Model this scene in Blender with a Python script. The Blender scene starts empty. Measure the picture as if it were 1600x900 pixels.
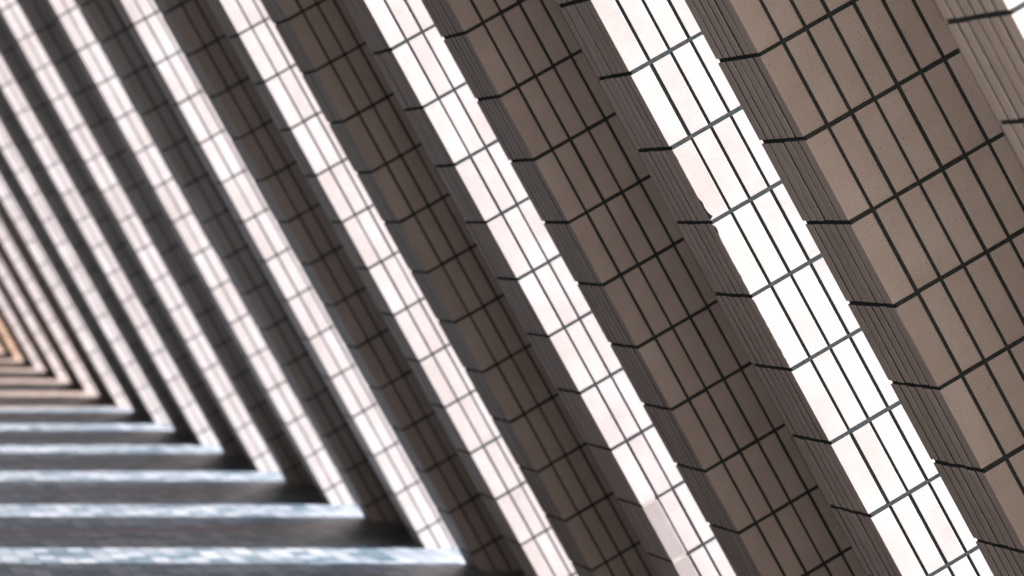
import bpy, math, random
import numpy as np
from mathutils import Vector, Matrix

random.seed(7)
rng = np.random.default_rng(7)
S = bpy.context.scene
COL = S.collection

# ------------------------------------------------------------------ camera
LEAN = math.radians(29.22)
SX, SZ = math.sin(LEAN), math.cos(LEAN)
LX = Vector((-SX, 0, SZ))            # up along the leaning column
EX = Vector((SZ, 0, SX))             # outwards, square to the lean
YAW, PITCH = 0.2018, -0.0171
cam = bpy.data.cameras.new('camera')
cam.sensor_width = 36.0
cam.lens = 6061.0 / 1600 * 36.0
cam.clip_start, cam.clip_end = 0.1, 3000
cam.dof.use_dof = True
cam.dof.focus_distance = 10.9
cam.dof.aperture_fstop = 4.6
co = bpy.data.objects.new('camera', cam)
COL.objects.link(co)
CAM_H = 1.8356
co.location = (0, 0, CAM_H)
g = Vector((math.sin(YAW) * math.cos(PITCH), math.cos(YAW) * math.cos(PITCH), math.sin(PITCH)))
co.rotation_euler = g.to_track_quat('-Z', 'Y').to_euler()
S.camera = co

# ------------------------------------------------------------------ light
sun_dir = Vector((-1.5, 0.457, -1.0)).normalized()      # the way the light travels
to_sun = -sun_dir
sun = bpy.data.lights.new('sun', 'SUN')
sun.energy = 4.6
sun.angle = math.radians(0.53)
sun.color = (1.0, 0.94, 1.0)
so = bpy.data.objects.new('sun', sun)
COL.objects.link(so)
so.rotation_euler = to_sun.to_track_quat('Z', 'Y').to_euler()
so.location = (30, -12, 20)
W = bpy.data.worlds.new('World')
S.world = W
W.use_nodes = True
wn = W.node_tree
bg = wn.nodes['Background']
sky = wn.nodes.new('ShaderNodeTexSky')
sky.sky_type = 'NISHITA'
sky.sun_disc = False
sky.sun_elevation = math.asin(to_sun.z)
sky.sun_rotation = math.atan2(to_sun.x, to_sun.y)
bg.inputs['Strength'].default_value = 0.125
wn.links.new(sky.outputs[0], bg.inputs[0])
S.view_settings.view_transform = 'Standard'
S.view_settings.look = 'None'
S.view_settings.exposure = 1.74
S.view_settings.gamma = 1
S.view_settings.use_curve_mapping = False
S.render.engine = 'CYCLES'
S.cycles.max_bounces = 10
S.cycles.diffuse_bounces = 7

# ------------------------------------------------------------------ materials
def mat(name):
    m = bpy.data.materials.new(name)
    m.use_nodes = True
    nt = m.node_tree
    return m, nt, nt.nodes['Principled BSDF'], nt.nodes, nt.links

def noise(N, scale, detail=3, rough=.55):
    n = N.new('ShaderNodeTexNoise')
    n.inputs['Scale'].default_value = scale
    n.inputs['Detail'].default_value = detail
    n.inputs['Roughness'].default_value = rough
    return n

def ramp(N, a, b, ca=(0, 0, 0, 1), cb=(1, 1, 1, 1)):
    r = N.new('ShaderNodeValToRGB')
    r.color_ramp.elements[0].position = a
    r.color_ramp.elements[1].position = b
    r.color_ramp.elements[0].color = ca
    r.color_ramp.elements[1].color = cb
    return r

def mix(N, L, fac, a, b, mode='MIX'):
    x = N.new('ShaderNodeMix')
    x.data_type = 'RGBA'
    x.blend_type = mode
    for sock, v in ((x.inputs[0], fac), (x.inputs[6], a), (x.inputs[7], b)):
        if hasattr(v, 'is_output'):
            L.new(v, sock)
        else:
            sock.default_value = v
    return x.outputs[2]

def tile_material(name='glazed_cream_tile', c1=(.525, .478, .452, 1), c2=(.60, .555, .53, 1)):
    m, nt, P, N, L = mat(name)
    tc = N.new('ShaderNodeTexCoord')
    geo = N.new('ShaderNodeNewGeometry')
    oi = N.new('ShaderNodeObjectInfo')
    add = N.new('ShaderNodeVectorMath'); add.operation = 'ADD'
    L.new(tc.outputs['Object'], add.inputs[0])
    L.new(oi.outputs['Random'], add.inputs[1])
    def nz(*a):
        n = noise(N, *a); L.new(add.outputs[0], n.inputs['Vector']); return n
    rr = ramp(N, 0, 1, c1, c2)
    L.new(geo.outputs['Random Per Island'], rr.inputs[0])
    c = rr.outputs[0]
    cl = ramp(N, .3, .75, (.86, .84, .82, 1), (1, 1, 1, 1))
    L.new(nz(9, 5, .6).outputs[0], cl.inputs[0])
    c = mix(N, L, 1.0, c, cl.outputs[0], 'MULTIPLY')
    big = ramp(N, .3, .65, (.91, .90, .89, 1), (1, 1, 1, 1))
    L.new(nz(2.2, 6, .65).outputs[0], big.inputs[0])
    c = mix(N, L, 1.0, c, big.outputs[0], 'MULTIPLY')
    sp = ramp(N, .68, .72)
    L.new(nz(170, 2, .5).outputs[0], sp.inputs[0])
    c = mix(N, L, sp.outputs[0], c, (.36, .26, .18, 1))
    sp2 = ramp(N, .715, .74)
    L.new(nz(310, 1, .5).outputs[0], sp2.inputs[0])
    c = mix(N, L, sp2.outputs[0], c, (.12, .09, .075, 1))
    sp3 = ramp(N, .67, .76)
    L.new(nz(95, 2, .5).outputs[0], sp3.inputs[0])
    f3 = N.new('ShaderNodeMath'); f3.operation = 'MULTIPLY'; f3.inputs[1].default_value = .35
    L.new(sp3.outputs[0], f3.inputs[0])
    c = mix(N, L, f3.outputs[0], c, (.46, .36, .26, 1))
    L.new(c, P.inputs['Base Color'])
    P.inputs['Roughness'].default_value = .5
    P.inputs['Specular IOR Level'].default_value = .25
    b = N.new('ShaderNodeBump'); b.inputs['Strength'].default_value = .12; b.inputs['Distance'].default_value = .002
    L.new(nz(60, 4, .6).outputs[0], b.inputs['Height'])
    L.new(b.outputs[0], P.inputs['Normal'])
    return m

def grout_material():
    m, nt, P, N, L = mat('dark_grout')
    tc = N.new('ShaderNodeTexCoord')
    n = noise(N, 130, 4, .7); L.new(tc.outputs['Object'], n.inputs['Vector'])
    r = ramp(N, .3, .75, (.022, .036, .034, 1), (.07, .082, .084, 1))
    L.new(n.outputs[0], r.inputs[0]); L.new(r.outputs[0], P.inputs['Base Color'])
    P.inputs['Roughness'].default_value = .95
    P.inputs['Specular IOR Level'].default_value = .05
    b = N.new('ShaderNodeBump'); b.inputs['Strength'].default_value = .5; b.inputs['Distance'].default_value = .003
    L.new(n.outputs[0], b.inputs['Height']); L.new(b.outputs[0], P.inputs['Normal'])
    return m

def mortar_material():
    m, nt, P, N, L = mat('pale_repair_mortar')
    n = noise(N, 90, 4, .6)
    r = ramp(N, .3, .7, (.36, .33, .30, 1), (.52, .48, .44, 1))
    L.new(n.outputs[0], r.inputs[0]); L.new(r.outputs[0], P.inputs['Base Color'])
    P.inputs['Roughness'].default_value = .9
    return m

def paving_material():
    m, nt, P, N, L = mat('grey_block_paving')
    tc = N.new('ShaderNodeTexCoord')
    sep = N.new('ShaderNodeSeparateXYZ'); L.new(tc.outputs['Object'], sep.inputs[0])
    com = N.new('ShaderNodeCombineXYZ')          # blocks lie lengthwise down the arcade
    L.new(sep.outputs['Y'], com.inputs['X']); L.new(sep.outputs['X'], com.inputs['Y'])
    bk = N.new('ShaderNodeTexBrick')
    L.new(com.outputs[0], bk.inputs['Vector'])
    bk.inputs['Scale'].default_value = 1
    bk.inputs['Brick Width'].default_value = .24
    bk.inputs['Row Height'].default_value = .10
    bk.inputs['Mortar Size'].default_value = .004
    bk.inputs['Mortar Smooth'].default_value = .3
    bk.inputs['Color1'].default_value = (.085, .15, .175, 1)
    bk.inputs['Color2'].default_value = (.42, .455, .475, 1)
    bk.inputs['Mortar'].default_value = (.05, .055, .058, 1)
    # one course of pinkish blocks across the arcade at every column
    bk2 = N.new('ShaderNodeTexBrick')
    L.new(tc.outputs['Object'], bk2.inputs['Vector'])
    bk2.inputs['Scale'].default_value = 1
    bk2.inputs['Brick Width'].default_value = .125
    bk2.inputs['Row Height'].default_value = .3
    bk2.inputs['Mortar Size'].default_value = .005
    bk2.inputs['Color1'].default_value = (.26, .165, .15, 1)
    bk2.inputs['Color2'].default_value = (.32, .22, .20, 1)
    bk2.inputs['Mortar'].default_value = (.08, .07, .07, 1)
    a = N.new('ShaderNodeMath'); a.operation = 'SUBTRACT'; a.inputs[1].default_value = 22.9
    L.new(sep.outputs['Y'], a.inputs[0])
    mo = N.new('ShaderNodeMath'); mo.operation = 'FLOORED_MODULO'; mo.inputs[1].default_value = 3.4135
    L.new(a.outputs[0], mo.inputs[0])
    lt = N.new('ShaderNodeMath'); lt.operation = 'LESS_THAN'; lt.inputs[1].default_value = .28
    L.new(mo.outputs[0], lt.inputs[0])
    c = mix(N, L, lt.outputs[0], bk.outputs[0], bk2.outputs[0])
    gt = N.new('ShaderNodeMath'); gt.operation = 'GREATER_THAN'; gt.inputs[1].default_value = 38.3
    L.new(sep.outputs['Y'], gt.inputs[0])
    bk3 = N.new('ShaderNodeTexBrick')
    L.new(com.outputs[0], bk3.inputs['Vector'])
    bk3.inputs['Scale'].default_value = 1
    bk3.inputs['Brick Width'].default_value = .30
    bk3.inputs['Row Height'].default_value = .115
    bk3.inputs['Mortar Size'].default_value = .004
    bk3.inputs['Color1'].default_value = (.28, .21, .16, 1)
    bk3.inputs['Color2'].default_value = (.42, .34, .28, 1)
    bk3.inputs['Mortar'].default_value = (.08, .07, .06, 1)
    c = mix(N, L, gt.outputs[0], c, bk3.outputs[0])
    for ax, op, lim in (('Y', 'LESS_THAN', 18.2), ('X', 'GREATER_THAN', 5.2)):      # dark ground out of view, added to cut bounce light
        z = N.new('ShaderNodeMath'); z.operation = op; z.inputs[1].default_value = lim
        L.new(sep.outputs[ax], z.inputs[0])
        c = mix(N, L, z.outputs[0], c, (.06, .055, .05, 1))
    lo = N.new('ShaderNodeMath'); lo.operation = 'LESS_THAN'; lo.inputs[1].default_value = 4.0    # unseen pale ground added before the arcade to bounce light
    L.new(sep.outputs['Y'], lo.inputs[0])
    c = mix(N, L, lo.outputs[0], c, (.66, .55, .42, 1))
    n = noise(N, 1.3, 5, .6); L.new(tc.outputs['Object'], n.inputs['Vector'])
    r = ramp(N, .3, .7, (.72, .74, .75, 1), (1.15, 1.13, 1.12, 1))
    L.new(n.outputs[0], r.inputs[0])
    c = mix(N, L, 1.0, c, r.outputs[0], 'MULTIPLY')
    L.new(c, P.inputs['Base Color'])
    n2 = noise(N, 7, 3, .6); L.new(tc.outputs['Object'], n2.inputs['Vector'])
    mr = N.new('ShaderNodeMapRange'); mr.inputs['To Min'].default_value = .3; mr.inputs['To Max'].default_value = .55
    L.new(n2.outputs[0], mr.inputs[0]); L.new(mr.outputs[0], P.inputs['Roughness'])
    b = N.new('ShaderNodeBump'); b.inputs['Strength'].default_value = .3; b.inputs['Distance'].default_value = .004
    L.new(bk.outputs['Fac'], b.inputs['Height']); b.invert = True
    L.new(b.outputs[0], P.inputs['Normal'])
    return m

def wall_material(name, c1, c2):
    m, nt, P, N, L = mat(name)
    tc = N.new('ShaderNodeTexCoord')
    sep = N.new('ShaderNodeSeparateXYZ'); L.new(tc.outputs['Object'], sep.inputs[0])
    com = N.new('ShaderNodeCombineXYZ')
    L.new(sep.outputs['Z'], com.inputs['X']); L.new(sep.outputs['Y'], com.inputs['Y'])
    bk = N.new('ShaderNodeTexBrick'); bk.offset = 0
    L.new(com.outputs[0], bk.inputs['Vector'])
    bk.inputs['Scale'].default_value = 1
    bk.inputs['Brick Width'].default_value = .25
    bk.inputs['Row Height'].default_value = .0725
    bk.inputs['Mortar Size'].default_value = .005
    bk.inputs['Color1'].default_value = c1
    bk.inputs['Color2'].default_value = c2
    bk.inputs['Mortar'].default_value = (.08, .085, .085, 1)
    L.new(bk.outputs[0], P.inputs['Base Color'])
    P.inputs['Roughness'].default_value = .5
    return m

M_TILE, M_GROUT, M_MORTAR, M_PAVE = tile_material(), grout_material(), mortar_material(), paving_material()
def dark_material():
    m, nt, P, N, L = mat('dark_recess_bounce_cut')
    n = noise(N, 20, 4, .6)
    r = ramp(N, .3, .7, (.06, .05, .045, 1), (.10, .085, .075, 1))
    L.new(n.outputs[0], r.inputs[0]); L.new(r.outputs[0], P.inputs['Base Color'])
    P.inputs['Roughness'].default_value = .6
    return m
M_DARK = dark_material()  # unseen faces inside the hollow, darkened to cut bounced light
M_WALL = wall_material('cream_bounce_wall', (.68, .565, .44, 1), (.74, .625, .50, 1))
M_WALL2 = wall_material('dark_wall_bounce_cut', (.018, .014, .012, 1), (.028, .023, .02, 1))  # near-black so the unseen wall returns little light

# ------------------------------------------------------------------ mesh collector
class MB:
    def __init__(s):
        s.v, s.f, s.m = [], [], []
    def add(s, verts, faces, mi=0):
        b = len(s.v)
        s.v += [tuple(p) for p in verts]
        s.f += [tuple(b + i for i in f) for f in faces]
        s.m += [mi] * len(faces)
    def box(s, a, b, mi=1):
        """box in column coordinates: q outwards, y down the row, s up the lean"""
        P = [W3(q, y, t) for q in (a[0], b[0]) for y in (a[1], b[1]) for t in (a[2], b[2])]
        s.add(P, [(0, 1, 3, 2), (4, 6, 7, 5), (0, 4, 5, 1), (2, 3, 7, 6), (0, 2, 6, 4), (1, 5, 7, 3)], mi)
    def mesh(s, name, mats):
        me = bpy.data.meshes.new(name)
        me.from_pydata(s.v, [], s.f)
        for x in mats:
            me.materials.append(x)
        me.polygons.foreach_set('material_index', s.m)
        me.update()
        return me

def W3(q, y, t):
    p = EX * q + LX * t
    return (p.x, y, p.z)

TP, RP = .0725, .25           # tile pitch across and along
RPH = .10
JV, JH = .0050, .0061         # half joints
REC = .006                    # joint depth
BV = .0011
ROW0 = -3                     # first row below the ground, buried
NROW = 51

def tile(mb, F, u0, u1, v0, v1, R, dn=(0, 0, 0, 0), chip=None, mi=0, ends=(False, False)):
    """one bevelled tile; F(u, v, n) maps a face's own coordinates to the column"""
    off = R.normal(0, .0005)
    tu, tv = R.normal(0, .00045), R.normal(0, .0005)
    uu, vv = R.normal(0, .0006, 2)
    u0 += uu; u1 += uu; v0 += vv; v1 += vv
    cor = [(u0, v0, 0), (u1, v0, 1), (u1, v1, 2), (u0, v1, 3)]
    if chip:                                  # broken edge at u0
        k = 26
        for i in range(k, 0, -1):
            t = i / (k + 1)
            cor.append((u0 + chip(t) + abs(R.normal(0, .0007)), v0 + (v1 - v0) * t, None))
    def n_at(u, v):
        a, b = (u - u0) / (u1 - u0), (v - v0) / (v1 - v0)
        d = (dn[0] * (1 - a) + dn[1] * a) * (1 - b) + (dn[3] * (1 - a) + dn[2] * a) * b
        return off + tu * (a - .5) + tv * (b - .5) + d
    cu, cv = (u0 + u1) / 2, (v0 + v1) / 2
    def inset(u, v):
        return (u + math.copysign(min(BV, abs(u - cu)), cu - u), v + math.copysign(BV, cv - v) if abs(v - v0) < 1e-6 or abs(v - v1) < 1e-6 else v)
    back = [F(u, v, -REC - .004) for u, v, _ in cor]
    mid = [F(u, v, n_at(u, v) - BV) for u, v, _ in cor]
    frt = []
    for u, v, _ in cor:
        a, b = inset(u, v)
        frt.append(F(a, b, n_at(a, b)))
    n = len(cor)
    faces = [tuple(range(2 * n, 3 * n))]
    for i in range(n):
        j = (i + 1) % n
        faces.append((n + i, n + j, 2 * n + j, 2 * n + i))
    b = len(mb.v)
    mb.add(back + mid + frt, faces, mi)
    for i in range(n):                        # flanks: grout clings to them in the joints, bare tile at the corners
        j = (i + 1) % n
        at0 = i >= 3 and ends[0]
        at1 = i == 1 and ends[1]
        mb.f.append((b + i, b + j, b + n + j, b + n + i))
        mb.m.append(mi if at0 or at1 else 1)

def clad(mb, F, ua, ub, ncol, R, specials=None, r0=ROW0, nrow=NROW, mi=0, corner=False, jv=JV):
    """a face of tiles between ua and ub; joints fall on the same rows all round the column"""
    p = (ub - ua) / ncol
    for c in range(ncol):
        a = ua + c * p + (jv if c else 0)
        b = ua + (c + 1) * p - (jv if c < ncol - 1 else 0)
        for r in range(r0, r0 + nrow):
            v0 = RPH + r * RP + JH
            v1 = RPH + (r + 1) * RP - JH
            sp = (specials or {}).get((c, r), {})
            tile(mb, F, a, b, v0, v1, R, mi=mi, ends=(corner and c == 0, corner and c == ncol - 1), **sp)

T = .438                 # thickness of a leg
Y2 = 2.0906              # front of the far leg behind the front of the near leg
QI, QO = 8 * TP, 9.5 * TP
QC = 3.4 * TP               # where the unseen outer corner is cut back to let sun past
S0, S1 = RPH + ROW0 * RP + .004, RPH + (ROW0 + NROW) * RP - .004

def leg_mesh(y0, far, seed, sp_front=None, sp_inner=None):
    R = np.random.default_rng(seed)
    mb = MB()
    a, b, c, d = REC, QO - REC, y0 + REC, y0 + T - REC
    prof = [(a, c), (b, c), (b, d), (a, d)]
    cut = QO - QC
    if far:
        prof = [(a, c), (b, c), (b, d - cut), (QC, d), (a, d)]
    n = len(prof)
    mb.add([W3(q, y, t) for t in (S0, S1) for q, y in prof],
           [tuple(range(n)), tuple(range(n, 2 * n))] + [(i, (i + 1) % n, n + (i + 1) % n, n + i) for i in range(n)], 1)
    nf = (QI, 8) if far else (QO, 10)
    nb = (QC - .004, 3) if far else (QI, 8)
    To = T - cut if far else T
    clad(mb, lambda u, v, n: W3(u, y0 - n, v), 0, nf[0], nf[1], R, sp_front, corner=True)                 # front, towards the camera
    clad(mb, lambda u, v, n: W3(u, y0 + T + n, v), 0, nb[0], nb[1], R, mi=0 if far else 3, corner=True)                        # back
    clad(mb, lambda u, v, n: W3(-n, y0 + u, v), REC + .0005, T - REC - .0005, 6, R, sp_inner, jv=.0078)                # narrow inner face
    clad(mb, lambda u, v, n: W3(QO + n, y0 + u, v), REC + .0005, To - REC - .0005, 1 if far else 6, R)
    if far:                                                                                    # unseen outer corner, canted to let more sun onto the floor
        h = math.sqrt(.5)
        clad(mb, lambda u, v, n: W3(QC + REC * .4 + (u + n) * h, y0 + T - REC * .4 + (n - u) * h, v), 0, cut / h - .004, 8, R)       # outer face
    return mb

def panel_mesh(seed):
    R = np.random.default_rng(seed)
    mb = MB()
    mb.box((QI + REC, T - REC, S0 + .01), (QO - REC, Y2 + REC, S1 - .01))
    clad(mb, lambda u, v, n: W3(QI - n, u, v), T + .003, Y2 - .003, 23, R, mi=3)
    clad(mb, lambda u, v, n: W3(QO + n, u, v), T + .003, Y2 - .003, 23, R)
    return mb

MATS = [M_TILE, M_GROUT, M_MORTAR, M_DARK]
M_GLOW_TILE = tile_material('glow_tinted_tile', (.50, .34, .23, 1), (.60, .43, .30, 1))  # warm glow at the far end, put into the tile colour
MATS_O = [M_GLOW_TILE, M_GROUT, M_MORTAR, M_DARK]
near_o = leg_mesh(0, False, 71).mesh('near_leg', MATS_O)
near_m = [leg_mesh(0, False, 11 + k).mesh('near_leg', MATS) for k in range(2)]
far_m = [leg_mesh(Y2, True, 21 + k).mesh('far_leg', MATS) for k in range(3)]
panel_m = [panel_mesh(31).mesh('back_panel', MATS)]

# the column in focus: edge broken away where two tiles meet (joint at row 8)
def chip_up(t):          # tile above the joint, broken at its foot
    return max(0, .017 * math.exp(-(t / .10) ** 1.3) + .0045 * math.exp(-((t - .24) / .06) ** 2) - .0004)
def chip_dn(t):
    return max(0, .0045 * math.exp(-((t - .93) / .09) ** 2) + .0012 * math.exp(-((t - .66) / .03) ** 2) + .0016 * math.exp(-((t - .25) / .02) ** 2) + .0008)
foc = leg_mesh(0, False, 51, {(0, 8): dict(chip=chip_up), (0, 7): dict(chip=chip_dn), (0, 6): dict(chip=lambda t: .0008)})
foc_m = foc.mesh('near_leg', MATS)
# the next column: corner tiles knocked askew and pointed up with pale mortar
ask = dict(dn=(-.0048, .0035, .0035, -.0048))
rep = leg_mesh(0, False, 61, {(0, r): ask for r in (2, 1, 0)})
for r in (3, 2, 1):
    v = RPH + r * RP
    rep.box((.002, .0008 - .0005, v - .0075), (.060, .006, v + .0075), 2)
rep_m = rep.mesh('near_leg', MATS)

# ------------------------------------------------------------------ setting
X0, YA, PER = 3.8883, 11.0746, 3.4135
me = bpy.data.meshes.new('paving')
G = 1500
me.from_pydata([(-G, -G, 0), (G, -G, 0), (G, G, 0), (-G, G, 0)], [], [(0, 1, 2, 3)])
me.materials.append(M_PAVE)
pav = bpy.data.objects.new('paving', me)
COL.objects.link(pav)
pav['kind'] = 'structure'

def plain_box(name, a, b, m):
    v = [(x, y, z) for x in (a[0], b[0]) for y in (a[1], b[1]) for z in (a[2], b[2])]
    me = bpy.data.meshes.new(name)
    me.from_pydata(v, [], [(0, 1, 3, 2), (4, 6, 7, 5), (0, 4, 5, 1), (2, 3, 7, 6), (0, 2, 6, 4), (1, 5, 7, 3)])
    me.materials.append(m)
    return me
# the building the columns lean against (left of the picture; pale end added for bounce, the rest darkened to cut it)
for y0, y1, mm, lab in ((-60, 3.6, M_WALL, 'unseen tall cream wall added to bounce sunlight, before the first leaning column'),
                        (3.6, 75, M_WALL2, 'unseen building wall along the leaning columns, darkened to cut bounce light')):
    wall = bpy.data.objects.new('building_wall', plain_box('building_wall', (-3.4, y0, -.3), (-1.2, y1, 24), mm))  # unseen: pale part added to bounce light, dark part cuts bounce
    COL.objects.link(wall)
    wall['label'] = lab
    wall['category'] = 'wall'

# ------------------------------------------------------------------ columns
LABELS = {
 -1: 'nearest leaning tiled column, its broad brown hollow side filling the upper right',
 0: 'sharply focused leaning tiled column with a chipped corner on its white sunlit leg',
 1: 'leaning tiled column with skewed repaired corner tiles low on its sunlit leg, behind the sharply focused one',
 2: 'leaning tiled column directly behind the one with repaired corner tiles, its foot below the frame',
 3: 'nearest leaning tiled column whose foot shows on the paving, slightly blurred',
 4: 'second nearest leaning tiled column whose foot meets the paving in view, blurred',
 5: 'third nearest of the leaning tiled columns whose feet show on the striped paving',
 6: 'fourth nearest of the leaning tiled columns whose feet show on the striped paving',
 7: 'fifth nearest of the leaning tiled columns whose feet show on the striped paving',
 8: 'sixth nearest of the leaning tiled columns whose feet show, strongly blurred',
 9: 'seventh nearest of the leaning tiled columns whose feet show, strongly blurred',
 10: 'fifth from last narrow blurred leaning column standing near the left edge',
 11: 'fourth from last narrow blurred leaning column standing near the left edge',
 12: 'third from last narrow blurred leaning column at the left edge',
 13: 'last but one narrow blurred leaning column at the left edge',
 14: 'farthest narrow blurred leaning column whose foot reaches the left edge',
}
def part(name, mesh, parent, label=None, yfix=None, ysc=1):
    o = bpy.data.objects.new(name, mesh)
    COL.objects.link(o)
    o.parent = parent
    if mesh in far_m:
        o.location.x = .032
    if yfix is not None:                     # farther legs slimmed: glare spread of the lit bands put into the shape
        o.scale.y = ysc
        o.location.y = yfix * (1 - ysc)
    if label:
        o['label'] = label
for i in range(-1, 15):
    e = bpy.data.objects.new('leaning_column', None)
    e.empty_display_size = .3
    COL.objects.link(e)
    e.location = (X0, YA + i * PER, 0)
    e['label'] = LABELS[i]
    e['category'] = 'column'
    e['group'] = 'leaning tiled columns along the arcade'
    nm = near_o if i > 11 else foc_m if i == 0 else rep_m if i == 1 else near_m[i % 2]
    k = 1 if i < 2 else .88 if i == 2 else .76
    part('leg', nm, e, 'white sunlit leg nearer the camera', T, k)
    part('leg', far_m[i % 3], e, 'brown shaded leg behind the hollow', Y2, k)
    part('back_panel', panel_m[0], e)
